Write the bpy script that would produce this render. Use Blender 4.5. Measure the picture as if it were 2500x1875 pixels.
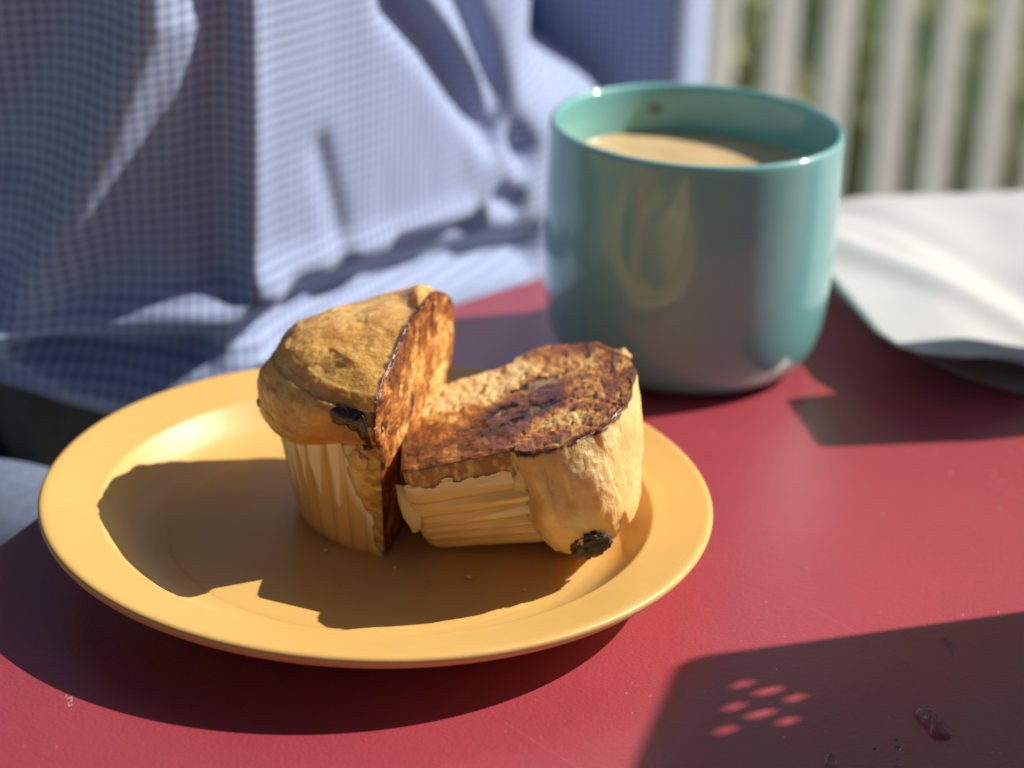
import bpy, bmesh, math, random
import numpy as np
from mathutils import Vector, Matrix

for o in list(bpy.data.objects):
    bpy.data.objects.remove(o, do_unlink=True)
scene = bpy.context.scene
COL = scene.collection
rad = math.radians

# ------------------------------------------------------------------ camera, sky, sun, exposure
SUN_EL, SUN_AZ = 39.0, 15.5          # azimuth measured from +x towards +y
cam_d = bpy.data.cameras.new('camera')
cam_d.sensor_width = 36.0
cam_d.lens = 77.0
cam_d.clip_start = 0.02
cam_d.clip_end = 500.0
cam_d.dof.use_dof = True
cam_d.dof.focus_distance = 0.600
cam_d.dof.aperture_fstop = 7.8
cam = bpy.data.objects.new('camera', cam_d)
COL.objects.link(cam)
PITCH, ROLL, PAN = 0.4064, 0.0427, 0.0653
_cp, _sp = math.cos(PITCH), math.sin(PITCH)
_fw = Vector((math.sin(PAN) * _cp, math.cos(PAN) * _cp, -_sp))
_r = Vector((math.cos(PAN), -math.sin(PAN), 0))
_u = _r.cross(_fw)
_R = math.cos(ROLL) * _r + math.sin(ROLL) * _u
_U = -math.sin(ROLL) * _r + math.cos(ROLL) * _u
cam.matrix_world = Matrix(((_R.x, _U.x, -_fw.x, 0.0), (_R.y, _U.y, -_fw.y, -0.591),
                           (_R.z, _U.z, -_fw.z, 0.3089), (0, 0, 0, 1)))
scene.camera = cam

world = bpy.data.worlds.new('World')
scene.world = world
world.use_nodes = True
wn, wl = world.node_tree.nodes, world.node_tree.links
wn.clear()
sky = wn.new('ShaderNodeTexSky')
sky.sky_type = 'NISHITA'
sky.sun_disc = False
sky.sun_elevation = rad(SUN_EL)
sky.sun_rotation = rad(90.0 - SUN_AZ)
sky.air_density = 0.45
sky.dust_density = 1.6
sky.ozone_density = 0.6
bg = wn.new('ShaderNodeBackground')
bg.inputs['Strength'].default_value = 0.05
wo = wn.new('ShaderNodeOutputWorld')
wl.new(sky.outputs[0], bg.inputs[0])
wl.new(bg.outputs[0], wo.inputs[0])

sun_d = bpy.data.lights.new('sun', 'SUN')
sun_d.energy = 5.0
sun_d.angle = rad(0.53)
sun_d.color = (1.0, 0.93, 0.82)
sun = bpy.data.objects.new('sun', sun_d)
COL.objects.link(sun)
sdir = Vector((math.cos(rad(SUN_EL)) * math.cos(rad(SUN_AZ)), math.cos(rad(SUN_EL)) * math.sin(rad(SUN_AZ)), math.sin(rad(SUN_EL))))
sun.rotation_euler = sdir.to_track_quat('Z', 'Y').to_euler()
sun.location = sdir * 3

scene.view_settings.view_transform = 'Standard'
scene.view_settings.look = 'None'
scene.view_settings.exposure = 0.35
scene.view_settings.gamma = 1.0

# ------------------------------------------------------------------ helpers
def tag(o, label=None, cat=None, group=None, kind=None):
    if label: o['label'] = label
    if cat: o['category'] = cat
    if group: o['group'] = group
    if kind: o['kind'] = kind
    return o

def empty(name, loc=(0, 0, 0)):
    o = bpy.data.objects.new(name, None)
    o.empty_display_size = 0.02
    o.location = loc
    COL.objects.link(o)
    return o

def link(name, me, mat, parent=None):
    o = bpy.data.objects.new(name, me)
    COL.objects.link(o)
    if mat is not None and len(me.materials) == 0:
        me.materials.append(mat)
    if parent is not None:
        o.parent = parent
        o.matrix_parent_inverse = Matrix.Translation(parent.location).inverted()
    return o

def mesh_np(name, V, F, mat, parent=None, smooth=True, col=None, uv=None, weld=0.0):
    me = bpy.data.meshes.new(name)
    V = np.asarray(V, float)
    me.from_pydata(V.tolist(), [], [list(map(int, f)) for f in F])
    if col is not None:
        ca = me.color_attributes.new('Col', 'FLOAT_COLOR', 'POINT')
        c4 = np.ones((len(V), 4)); c4[:, :col.shape[1]] = col
        ca.data.foreach_set('color', c4.ravel())
    if uv is not None:
        ul = me.uv_layers.new(name='UVMap')
        li = np.zeros(len(me.loops), int); me.loops.foreach_get('vertex_index', li)
        ul.data.foreach_set('uv', np.asarray(uv)[li].ravel())
    if weld > 0:
        bm = bmesh.new(); bm.from_mesh(me)
        bmesh.ops.remove_doubles(bm, verts=bm.verts, dist=weld)
        bmesh.ops.recalc_face_normals(bm, faces=bm.faces)
        bm.to_mesh(me); bm.free()
    if smooth:
        me.polygons.foreach_set('use_smooth', [True] * len(me.polygons))
    me.update()
    return link(name, me, mat, parent)

def grid_faces(n, m, close_m=False, off=0, flip=False):
    F = []
    for i in range(n - 1):
        for j in range(m if close_m else m - 1):
            a = off + i * m + j; b = off + i * m + (j + 1) % m
            c = off + (i + 1) * m + (j + 1) % m; d = off + (i + 1) * m + j
            F.append((a, d, c, b) if flip else (a, b, c, d))
    return F

def lathe(name, prof, mat, parent=None, seg=128, center=(0, 0), wob=None, weld=1e-6):
    prof = np.asarray(prof, float)
    a = np.linspace(0, 2 * np.pi, seg, endpoint=False)
    r, z = prof[:, 0][:, None], prof[:, 1][:, None]
    V = np.stack([center[0] + r * np.cos(a), center[1] + r * np.sin(a), z + 0 * a], -1).reshape(-1, 3)
    return mesh_np(name, V, grid_faces(len(prof), seg, True), mat, parent, weld=weld)

def smooth_prof(p, n=8, it=2):
    p = np.asarray(p, float)
    for _ in range(it):
        q = [p[0]]
        for a, b in zip(p[:-1], p[1:]):
            q += [a * .75 + b * .25, a * .25 + b * .75]
        q.append(p[-1]); p = np.array(q)
    return p

def box_bm(bm, lo, hi, bev=0.0, M=None):
    lo, hi = Vector(lo), Vector(hi)
    r = bmesh.ops.create_cube(bm, size=1.0)
    for v in r['verts']:
        v.co = Vector(((lo[i] + hi[i]) / 2 + v.co[i] * (hi[i] - lo[i]) for i in range(3)))
    if bev > 0:
        es = list({e for v in r['verts'] for e in v.link_edges})
        g = bmesh.ops.bevel(bm, geom=es, offset=bev, segments=2, affect='EDGES', profile=0.5)
        vs = g['verts']
    return bm

def bm_obj(name, bm, mat, parent=None, smooth=False):
    me = bpy.data.meshes.new(name)
    bm.to_mesh(me); bm.free()
    if smooth:
        me.polygons.foreach_set('use_smooth', [True] * len(me.polygons))
    return link(name, me, mat, parent)

# --- vectorised value noise
def _h(i, j, k, s):
    n = (i * 374761393 + j * 668265263 + k * 2147483647 + s * 1274126177) & 0xFFFFFFFF
    n = ((n ^ (n >> 13)) * 1274126177) & 0xFFFFFFFF
    n = (n ^ (n >> 16)) & 0xFFFFFF
    return n / float(0xFFFFFF)

def vnoise(P, s=0):
    P = np.asarray(P, float)
    I = np.floor(P).astype(np.int64); f = P - I
    f = f * f * f * (f * (f * 6 - 15) + 10)
    o = 0
    for dx in (0, 1):
        wx = f[..., 0] if dx else 1 - f[..., 0]
        for dy in (0, 1):
            wy = f[..., 1] if dy else 1 - f[..., 1]
            for dz in (0, 1):
                wz = f[..., 2] if dz else 1 - f[..., 2]
                o = o + wx * wy * wz * _h(I[..., 0] + dx, I[..., 1] + dy, I[..., 2] + dz * 31, s)
    return o * 2 - 1

def fbm(P, oct=4, s=0, gain=.5, lac=2.07):
    P = np.asarray(P, float); o = 0; a = 1.0; t = 0
    for k in range(oct):
        o = o + a * vnoise(P + 17.3 * k, s + k); t += a; a *= gain; P = P * lac
    return o / t

def sstep(e0, e1, x):
    t = np.clip((x - e0) / (e1 - e0), 0, 1)
    return t * t * (3 - 2 * t)

# --- materials
def mat_new(name):
    m = bpy.data.materials.new(name); m.use_nodes = True
    nt = m.node_tree
    b = nt.nodes['Principled BSDF']
    return m, nt, b

def setp(b, **k):
    names = dict(rough='Roughness', spec='Specular IOR Level', coat='Coat Weight', coatr='Coat Roughness',
                 sss='Subsurface Weight', sssr='Subsurface Radius', ssss='Subsurface Scale', trans='Transmission Weight',
                 ior='IOR', metal='Metallic', sheen='Sheen Weight', alpha='Alpha')
    for a, v in k.items():
        if a == 'col': b.inputs['Base Color'].default_value = (*v, 1)
        else: b.inputs[names[a]].default_value = v

def tex_noise(nt, scale, detail=4, rough=.5, coord='Object', vec=None):
    n = nt.nodes.new('ShaderNodeTexNoise')
    n.inputs['Scale'].default_value = scale
    n.inputs['Detail'].default_value = detail
    n.inputs['Roughness'].default_value = rough
    if vec is None:
        tc = nt.nodes.new('ShaderNodeTexCoord'); vec = tc.outputs[coord]
    nt.links.new(vec, n.inputs['Vector'])
    return n

def ramp(nt, fac, stops):
    r = nt.nodes.new('ShaderNodeValToRGB')
    e = r.color_ramp.elements
    while len(e) < len(stops): e.new(0.5)
    for i, (p, c) in enumerate(stops):
        e[i].position = p; e[i].color = (*c, 1) if len(c) == 3 else c
    nt.links.new(fac, r.inputs[0])
    return r

def mix(nt, fac, a, b, mode='MIX'):
    m = nt.nodes.new('ShaderNodeMix'); m.data_type = 'RGBA'; m.blend_type = mode
    for sock, v in ((m.inputs[0], fac), (m.inputs[6], a), (m.inputs[7], b)):
        if isinstance(v, (int, float)): sock.default_value = v
        elif isinstance(v, tuple): sock.default_value = (*v, 1) if len(v) == 3 else v
        else: nt.links.new(v, sock)
    return m.outputs[2]

def bump(nt, b, height, strength, dist, prev=None):
    n = nt.nodes.new('ShaderNodeBump')
    n.inputs['Strength'].default_value = strength
    n.inputs['Distance'].default_value = dist
    nt.links.new(height, n.inputs['Height'])
    if prev is not None: nt.links.new(prev, n.inputs['Normal'])
    nt.links.new(n.outputs[0], b.inputs['Normal'])
    return n.outputs[0]

def attr(nt, name='Col'):
    a = nt.nodes.new('ShaderNodeAttribute'); a.attribute_name = name
    return a

def math_node(nt, op, a, b=None):
    m = nt.nodes.new('ShaderNodeMath'); m.operation = op
    for s, v in ((m.inputs[0], a), (m.inputs[1], b)):
        if v is None: continue
        if isinstance(v, (int, float)): s.default_value = v
        else: nt.links.new(v, s)
    return m.outputs[0]

def simple(name, col, rough=.5, var=.12, scale=60, bumpd=0.0, **k):
    m, nt, b = mat_new(name)
    n = tex_noise(nt, scale, 5, .6)
    c2 = tuple(min(1, c * (1 - var)) for c in col); c1 = tuple(min(1, c * (1 + var)) for c in col)
    r = ramp(nt, n.outputs[0], [(.3, c2), (.7, c1)])
    nt.links.new(r.outputs[0], b.inputs['Base Color'])
    setp(b, rough=rough, **k)
    if bumpd: bump(nt, b, n.outputs[0], .4, bumpd)
    return m

# table: dark red satin laminate with a fine pebble grain, dust specks and scratches
def m_table():
    m, nt, b = mat_new('red_laminate')
    tc = nt.nodes.new('ShaderNodeTexCoord'); P = tc.outputs['Object']
    n = tex_noise(nt, 9, 4, .55, vec=P)
    base = ramp(nt, n.outputs[0], [(.3, (.375, .052, .072)), (.7, (.425, .062, .085))]).outputs[0]
    # dust specks
    def specks(scale, thr, seed):
        mp = nt.nodes.new('ShaderNodeMapping'); mp.inputs['Location'].default_value = (seed, seed * .7, 0)
        mp.inputs['Rotation'].default_value = (0, 0, seed); mp.inputs['Scale'].default_value = (1, .55, 1)
        nt.links.new(P, mp.inputs[0])
        wn_ = tex_noise(nt, scale * .9, 2, .5, vec=mp.outputs[0])
        ad = mix(nt, .012, mp.outputs[0], wn_.outputs['Color'])
        v = nt.nodes.new('ShaderNodeTexVoronoi'); v.inputs['Scale'].default_value = scale
        nt.links.new(ad, v.inputs['Vector'])
        c = nt.nodes.new('ShaderNodeSeparateColor'); nt.links.new(v.outputs['Color'], c.inputs[0])
        near = math_node(nt, 'LESS_THAN', v.outputs['Distance'], .095)
        some = math_node(nt, 'GREATER_THAN', c.outputs[0], thr)
        return math_node(nt, 'MULTIPLY', near, some)
    s1 = specks(260, .925, 1.3); s2 = specks(420, .94, 4.1)
    sp = math_node(nt, 'MAXIMUM', s1, s2)
    pat = tex_noise(nt, 14, 2, .5, vec=P)
    sp = math_node(nt, 'MULTIPLY', sp, ramp(nt, pat.outputs[0], [(.36, (0, 0, 0)), (.50, (1, 1, 1))]).outputs[0])
    # long thin scratches
    def scratch(ang, sc, width, thr, seed):
        mp = nt.nodes.new('ShaderNodeMapping'); mp.inputs['Rotation'].default_value = (0, 0, ang)
        mp.inputs['Location'].default_value = (seed, seed, 0)
        nt.links.new(P, mp.inputs[0])
        sx = nt.nodes.new('ShaderNodeSeparateXYZ'); nt.links.new(mp.outputs[0], sx.inputs[0])
        wob = tex_noise(nt, 12, 2, .5, vec=mp.outputs[0])
        y = math_node(nt, 'ADD', math_node(nt, 'MULTIPLY', sx.outputs[1], sc), math_node(nt, 'MULTIPLY', wob.outputs[0], .05))
        f = math_node(nt, 'FRACT', y)
        d = math_node(nt, 'ABSOLUTE', math_node(nt, 'SUBTRACT', f, .5))
        ln = math_node(nt, 'LESS_THAN', d, width)
        gate = tex_noise(nt, 16, 2, .5, vec=mp.outputs[0])
        return math_node(nt, 'MULTIPLY', ln, math_node(nt, 'GREATER_THAN', gate.outputs[0], thr))
    sc1 = scratch(.9, 9.0, .0010, .47, .31); sc2 = scratch(-.5, 21.0, .0016, .60, .77); sc3 = scratch(2.2, 33.0, .002, .64, .12)
    scs = math_node(nt, 'MAXIMUM', sc1, math_node(nt, 'MAXIMUM', sc2, sc3))
    c = mix(nt, math_node(nt, 'MULTIPLY', scs, .30), base, (.62, .25, .27))
    c = mix(nt, math_node(nt, 'MULTIPLY', sp, .8), c, (.75, .55, .50))
    nt.links.new(c, b.inputs['Base Color'])
    setp(b, rough=.30, spec=1.0, coat=.25, coatr=.32)
    g = tex_noise(nt, 900, 3, .6, vec=P)
    g2 = tex_noise(nt, 260, 2, .5, vec=P)
    h = math_node(nt, 'ADD', g.outputs[0], math_node(nt, 'MULTIPLY', g2.outputs[0], .6))
    bump(nt, b, h, .35, .0006)
    return m
M_TABLE = m_table()
M_EDGE = simple('dark_edge_band', (.03, .008, .010), .45)

def m_plate():
    m, nt, b = mat_new('yellow_melamine')
    n = tex_noise(nt, 30, 5, .6)
    c = ramp(nt, n.outputs[0], [(.3, (.68, .42, .128)), (.7, (.73, .455, .146))]).outputs[0]
    # knife marks worn into the well
    tc = nt.nodes.new('ShaderNodeTexCoord')
    mp = nt.nodes.new('ShaderNodeMapping'); mp.inputs['Scale'].default_value = (30, 420, 30); mp.inputs['Rotation'].default_value = (0, 0, .5)
    nt.links.new(tc.outputs['Object'], mp.inputs[0])
    s = tex_noise(nt, 1, 2, .5, vec=mp.outputs[0])
    k = ramp(nt, s.outputs[0], [(.68, (0, 0, 0)), (.74, (1, 1, 1))]).outputs[0]
    c = mix(nt, math_node(nt, 'MULTIPLY', k, .10), c, (.95, .66, .32))
    nt.links.new(c, b.inputs['Base Color'])
    setp(b, rough=.42, spec=.38)
    g = tex_noise(nt, 500, 3, .6)
    bump(nt, b, g.outputs[0], .12, .0004)
    return m
M_PLATE = m_plate()

def m_mug():
    m, nt, b = mat_new('teal_glaze')
    n = tex_noise(nt, 25, 4, .6)
    c = ramp(nt, n.outputs[0], [(.3, (.18, .45, .455)), (.7, (.20, .49, .49))]).outputs[0]
    nt.links.new(c, b.inputs['Base Color'])
    setp(b, rough=.35, spec=.4, coat=.9, coatr=.05)
    return m
M_MUG = m_mug()

def m_coffee():
    m, nt, b = mat_new('milky_coffee')
    n = tex_noise(nt, 40, 5, .6)
    c = ramp(nt, n.outputs[0], [(.35, (.60, .43, .22)), (.65, (.70, .52, .29))]).outputs[0]
    nt.links.new(c, b.inputs['Base Color'])
    setp(b, rough=.10, spec=.5)
    return m
M_COFFEE = m_coffee()

def m_crust(name, dark, midc, light, sss=.7):
    m, nt, b = mat_new(name)
    n = tex_noise(nt, 190, 8, .75)
    n2 = tex_noise(nt, 60, 4, .6)
    f = math_node(nt, 'ADD', math_node(nt, 'MULTIPLY', n.outputs[0], .5), math_node(nt, 'MULTIPLY', n2.outputs[0], .5))
    c = ramp(nt, f, [(.36, dark), (.50, midc), (.63, light)]).outputs[0]
    a = attr(nt)
    sc = nt.nodes.new('ShaderNodeSeparateColor'); nt.links.new(a.outputs['Color'], sc.inputs[0])
    sp_ = tex_noise(nt, 900, 3, .6)
    c = mix(nt, ramp(nt, sp_.outputs[0], [(.66, (0, 0, 0)), (.74, (.55, .55, .55))]).outputs[0], c, dark)
    c = mix(nt, sc.outputs[1], c, (.40, .165, .035))        # browner baked patches, and shade painted under the left dome
    c = mix(nt, sc.outputs[2], c, (.80, .57, .25))          # pale torn crumb
    c = mix(nt, sc.outputs[0], c, (.15, .045, .018))       # singed rim of the cut
    nt.links.new(c, b.inputs['Base Color'])
    setp(b, rough=.42, spec=.5, coat=.12, coatr=.3, sss=sss, sssr=(.007, .0035, .0014), ssss=1.0)
    g = tex_noise(nt, 900, 4, .65); g2 = tex_noise(nt, 240, 4, .6)
    h = math_node(nt, 'ADD', g.outputs[0], math_node(nt, 'MULTIPLY', g2.outputs[0], .8))
    vo = nt.nodes.new('ShaderNodeTexVoronoi'); vo.feature = 'SMOOTH_F1'; vo.inputs['Scale'].default_value = 430
    nt.links.new(nt.nodes.new('ShaderNodeTexCoord').outputs['Object'], vo.inputs['Vector'])
    gate = ramp(nt, n2.outputs[0], [(.42, (0, 0, 0)), (.6, (1, 1, 1))]).outputs[0]
    h = math_node(nt, 'ADD', h, math_node(nt, 'MULTIPLY', math_node(nt, 'MULTIPLY', vo.outputs['Distance'], -1.6), gate))
    bump(nt, b, h, .60, .0008)
    return m
M_CRUST_A = m_crust('golden_crust', (.64, .30, .055), (.80, .43, .10), (.88, .55, .17))
M_CRUST_B = m_crust('pale_crust', (.80, .48, .155), (.86, .57, .22), (.90, .66, .32))

def m_toast():
    m, nt, b = mat_new('griddled_crumb')
    a = attr(nt)
    sc = nt.nodes.new('ShaderNodeSeparateColor'); nt.links.new(a.outputs['Color'], sc.inputs[0])
    n = tex_noise(nt, 520, 4, .7)
    t = math_node(nt, 'ADD', sc.outputs[0], math_node(nt, 'MULTIPLY', math_node(nt, 'SUBTRACT', n.outputs[0], .5), .36))
    c = ramp(nt, t, [(.05, (.80, .56, .24)), (.30, (.64, .32, .075)), (.50, (.38, .125, .026)), (.72, (.20, .055, .014)), (.98, (.075, .020, .008))]).outputs[0]
    c = mix(nt, sc.outputs[1], c, (.013, .009, .010))
    nt.links.new(c, b.inputs['Base Color'])
    rr = ramp(nt, t, [(.2, (.55, .55, .55)), (.7, (.27, .27, .27))]).outputs[0]
    nt.links.new(rr, b.inputs['Roughness'])
    setp(b, spec=.45)
    g = tex_noise(nt, 800, 4, .7); g2 = tex_noise(nt, 300, 3, .6)
    h = math_node(nt, 'ADD', math_node(nt, 'MULTIPLY', g.outputs[0], .5), g2.outputs[0])
    bump(nt, b, h, .5, .0009)
    return m
M_TOAST = m_toast()

def m_paper(name, c0, c1):
    m, nt, b = mat_new(name)
    n = tex_noise(nt, 60, 5, .6)
    c = ramp(nt, n.outputs[0], [(.3, c0), (.7, c1)]).outputs[0]
    a = attr(nt)
    sc = nt.nodes.new('ShaderNodeSeparateColor'); nt.links.new(a.outputs['Color'], sc.inputs[0])
    c = mix(nt, math_node(nt, 'MULTIPLY', sc.outputs[0], .75), c, (.90, .76, .52))   # dry paper at the rim
    c = mix(nt, math_node(nt, 'MULTIPLY', sc.outputs[1], .5), c, (.42, .20, .05))    # darker along pleat creases and foot
    nt.links.new(c, b.inputs['Base Color'])
    setp(b, rough=.40, spec=.4, sss=.3, sssr=(.004, .002, .0009), ssss=1.0)
    g = tex_noise(nt, 420, 4, .6)
    bump(nt, b, g.outputs[0], .15, .0005)
    return m
M_WRAP_A = m_paper('greasy_wrapper_paper', (.62, .36, .11), (.72, .45, .16))
M_WRAP_B = m_paper('parchment_wrapper_paper', (.72, .46, .17), (.80, .55, .24))

def m_choc(name, col, rough):
    m, nt, b = mat_new(name)
    n = tex_noise(nt, 400, 5, .65)
    c = ramp(nt, n.outputs[0], [(.35, tuple(x * .6 for x in col)), (.65, tuple(x * 1.4 for x in col))]).outputs[0]
    nt.links.new(c, b.inputs['Base Color'])
    setp(b, rough=rough, spec=.6)
    bump(nt, b, n.outputs[0], .5, .0009)
    return m
M_CHOC = m_choc('melted_chocolate', (.040, .013, .008), .13)
M_CHOC_DRY = m_choc('dry_chocolate', (.052, .034, .021), .7)

def m_shirt():
    m, nt, b = mat_new('blue_check_cotton')
    uvn = nt.nodes.new('ShaderNodeUVMap'); uvn.uv_map = 'UVMap'
    sx = nt.nodes.new('ShaderNodeSeparateXYZ'); nt.links.new(uvn.outputs[0], sx.inputs[0])
    def stripe(s):
        f = math_node(nt, 'FRACT', math_node(nt, 'MULTIPLY', s, 1 / .0041))
        return math_node(nt, 'LESS_THAN', f, .42)
    su, sv = stripe(sx.outputs[0]), stripe(sx.outputs[1])
    s = math_node(nt, 'MULTIPLY', math_node(nt, 'ADD', su, sv), .5)
    c = ramp(nt, s, [(0, (.40, .485, .71)), (.5, (.285, .35, .56)), (1, (.17, .215, .39))]).outputs[0]
    nt.links.new(c, b.inputs['Base Color'])
    setp(b, rough=.85, spec=.2, sheen=.15)
    g = tex_noise(nt, 900, 2, .5)
    bump(nt, b, g.outputs[0], .3, .0006)
    return m
M_SHIRT = m_shirt()
M_SKIN = simple('skin', (.55, .30, .20), .5, .08, 80, sss=.15)
M_HAIR = simple('hair', (.05, .03, .02), .6)
M_TROUSER = simple('dark_trousers', (.085, .092, .125), .9, .2, 200)
M_JEAN = simple('faded_denim', (.13, .17, .26), .9, .2, 250)

def m_napkin(name, col, alpha):
    m, nt, b = mat_new(name)
    n = tex_noise(nt, 35, 5, .6)
    c = ramp(nt, n.outputs[0], [(.3, tuple(x * .96 for x in col)), (.7, col)]).outputs[0]
    nt.links.new(c, b.inputs['Base Color'])
    setp(b, rough=.9, spec=.2, alpha=alpha)
    v = tex_noise(nt, 260, 3, .6)
    bump(nt, b, v.outputs[0], .3, .0008)
    return m
M_NAPKIN = m_napkin('white_tissue', (.52, .53, .545), 1.0)
M_TISSUE = m_napkin('thin_tissue', (.62, .54, .52), .62)

M_WHITE = simple('white_paint', (.66, .70, .67), .55, .06, 25)
M_METAL = simple('brushed_steel', (.45, .45, .45), .35, .1, 100, metal=.9)
M_WATER, _nt, _b = mat_new('water')
setp(_b, col=(.9, .92, .92), rough=.02, trans=1.0, ior=1.33)
M_BARK = simple('bark', (.12, .085, .055), .9, .3, 40)
M_CRUMB = simple('crumb', (.66, .40, .13), .7, .25, 300, .0005)

def m_leaf(name, c0, c1):
    m, nt, b = mat_new(name)
    oi = nt.nodes.new('ShaderNodeNewGeometry')
    c = ramp(nt, oi.outputs['Random Per Island'], [(0, c0), (1, c1)]).outputs[0]
    nt.links.new(c, b.inputs['Base Color'])
    setp(b, rough=.5, spec=.3)
    tr = nt.nodes.new('ShaderNodeBsdfTranslucent'); nt.links.new(c, tr.inputs[0])
    ms = nt.nodes.new('ShaderNodeMixShader'); ms.inputs[0].default_value = .6
    nt.links.new(b.outputs[0], ms.inputs[1]); nt.links.new(tr.outputs[0], ms.inputs[2])
    nt.links.new(ms.outputs[0], nt.nodes['Material Output'].inputs[0])
    return m
M_LEAF = m_leaf('green_leaves', (.44, .52, .26), (.64, .68, .40))
M_LEAF_Y = m_leaf('lime_leaves', (.42, .46, .05), (.62, .64, .10))

# ------------------------------------------------------------------ ground and table
def m_ground():
    m, nt, b = mat_new('garden_ground')
    n = tex_noise(nt, 1.6, 6, .6); n2 = tex_noise(nt, 25, 4, .6)
    f = math_node(nt, 'ADD', math_node(nt, 'MULTIPLY', n.outputs[0], .7), math_node(nt, 'MULTIPLY', n2.outputs[0], .3))
    c = ramp(nt, f, [(.40, (.42, .38, .30)), (.52, (.36, .38, .22)), (.62, (.28, .34, .17))]).outputs[0]
    nt.links.new(c, b.inputs['Base Color']); setp(b, rough=.9, spec=.2)
    bump(nt, b, n2.outputs[0], .5, .02)
    return m
GZ = -0.80
g = 60
xs = np.linspace(-1, 1, 41); xs = np.sign(xs) * np.abs(xs) ** 2 * g
V = np.array([(x, y + 5, GZ + .02 * float(vnoise(np.array([x * .7, y * .7, 0])))) for y in xs for x in xs])
o = mesh_np('ground', V, grid_faces(41, 41), m_ground()); tag(o, kind='structure')
# paved patio under the table
bm = bmesh.new(); box_bm(bm, (-2.6, -2.6, GZ - .1), (2.6, 1.78, GZ + .045))
o = bm_obj('patio', bm, simple('grey_paving', (.30, .29, .27), .85, .2, 12)); tag(o, kind='structure')

TC, TR = (.4297, -.2212), .5864
table = empty('cafe_table', (TC[0], TC[1], GZ + .045))
tag(table, 'round cafe table with a dark red satin top under the plate and mug', 'table')
lathe('tabletop', [(0, -.024), (TR - .004, -.024), (TR - .0005, -.022), (TR - .0005, -.003), (TR - .0015, -.0008), (TR - .004, 0), (TR * .6, 0), (TR * .3, 0), (0, 0)], M_TABLE, table, 256, TC)
lathe('edge_band', [(TR - .0003, -.0205), (TR + .0012, -.0195), (TR + .0012, -.0055), (TR - .0003, -.0045)], M_EDGE, table, 256, TC)
lathe('pedestal', smooth_prof([(0, GZ + .09), (.05, GZ + .09), (.035, GZ + .15), (.035, -.08), (.09, -.026), (0, -.026)]), M_METAL, table, 48, TC)
lathe('foot_plate', smooth_prof([(0, GZ + .047), (.28, GZ + .047), (.28, GZ + .06), (.06, GZ + .09), (0, GZ + .09)]), M_METAL, table, 64, TC)

# ------------------------------------------------------------------ plate
plate_prof = smooth_prof([(0, .0022), (.050, .0022), (.0535, .0006), (.0555, 0), (.0585, .0004), (.062, .0022), (.072, .0052), (.0800, .0108), (.0835, .0128),
                          (.0945, .0142), (.0982, .0152), (.0996, .0166), (.1002, .0180), (.0998, .0190), (.0985, .0194), (.0960, .0189),
                          (.0850, .0166), (.0830, .0163), (.0822, .0160), (.0812, .0150), (.0775, .0112), (.0735, .0080), (.0690, .0064), (.0655, .0060), (.0640, .0059),
                          (.0632, .00583), (.0622, .0060), (.055, .0060), (.035, .0060), (0, .0060)], it=2)
plate = empty('plate', (0, 0, 0))
tag(plate, 'round yellow plate with raised rim holding the split muffin', 'plate')
lathe('plate_body', plate_prof, M_PLATE, plate, 256)

# ------------------------------------------------------------------ mug
MX, MY = .1110, .1564
mug = empty('mug', (MX, MY, 0))
tag(mug, 'teal glazed mug of milky coffee behind the plate', 'mug')
mp = smooth_prof([(0, .0012), (.030, .0012), (.033, 0), (.0385, .0002), (.0440, .0027), (.0483, .0080), (.0510, .0170), (.0522, .030), (.0527, .046), (.0528, .066), (.0527, .083),
                  (.0526, .0876), (.0521, .0889), (.0509, .0892), (.0499, .0886), (.0495, .087), (.0494, .080), (.0492, .060), (.0486, .035), (.0465, .018), (.042, .010), (.030, .007), (0, .0065)], it=2)
lathe('mug_body', mp, M_MUG, mug, 192, (MX, MY))
# handle on the far side, away from the viewer
hx = Vector((.50, .866, 0)).normalized(); hn = Vector((-hx.y, hx.x, 0))
P0 = Vector((MX, MY, 0))
path = [(.0505, .070), (.060, .073), (.072, .068), (.078, .055), (.076, .040), (.066, .029), (.055, .027), (.0485, .028)]
path = smooth_prof(path, it=2)
V = []; ns = 16
for i, (r_, z_) in enumerate(path):
    a_ = path[max(0, i - 1)]; b_ = path[min(len(path) - 1, i + 1)]
    t = Vector((b_[0] - a_[0], b_[1] - a_[1])).normalized()
    for k in range(ns):
        an = 2 * math.pi * k / ns
        dr, dn = .0034 * math.cos(an), .0062 * math.sin(an)
        q = P0 + hx * (r_ - t.y * dr) + hn * dn + Vector((0, 0, z_ + t.x * dr))
        V.append(q)
mesh_np('handle', V, grid_faces(len(path), ns, True), M_MUG, mug)
coffee = lathe('coffee', [(0, .0703), (.030, .0703), (.0476, .0704), (.0491, .0708), (.0495, .0710), (.0493, .066), (0, .066)], M_COFFEE, mug, 128, (MX, MY))
# a dried coffee drip inside the far wall
def lump(name, center, size, mat, parent, seed=0, amp=.25, axes=None, sub=4, freq=2.2):
    bm = bmesh.new(); bmesh.ops.create_icosphere(bm, subdivisions=sub, radius=1)
    P = np.array([v.co[:] for v in bm.verts])
    d = 1 + amp * fbm(P * freq + seed * 7.1, 4, seed)
    P = P * d[:, None] * np.array(size)
    A = np.array(axes if axes is not None else np.eye(3), float)
    W = P @ A + np.array(center)
    for v, w in zip(bm.verts, W): v.co = Vector(w)
    return bm_obj(name, bm, mat, parent, smooth=True)

_a = rad(101)
lump('coffee_drip', (MX + .0492 * math.cos(_a), MY + .0492 * math.sin(_a), .0795), (.0026, .00025, .0020), simple('coffee_stain', (.20, .24, .14), .4), mug, 3, .4,
     [(-math.sin(_a), math.cos(_a), 0), (math.cos(_a), math.sin(_a), 0), (0, 0, 1)], 3)
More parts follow.
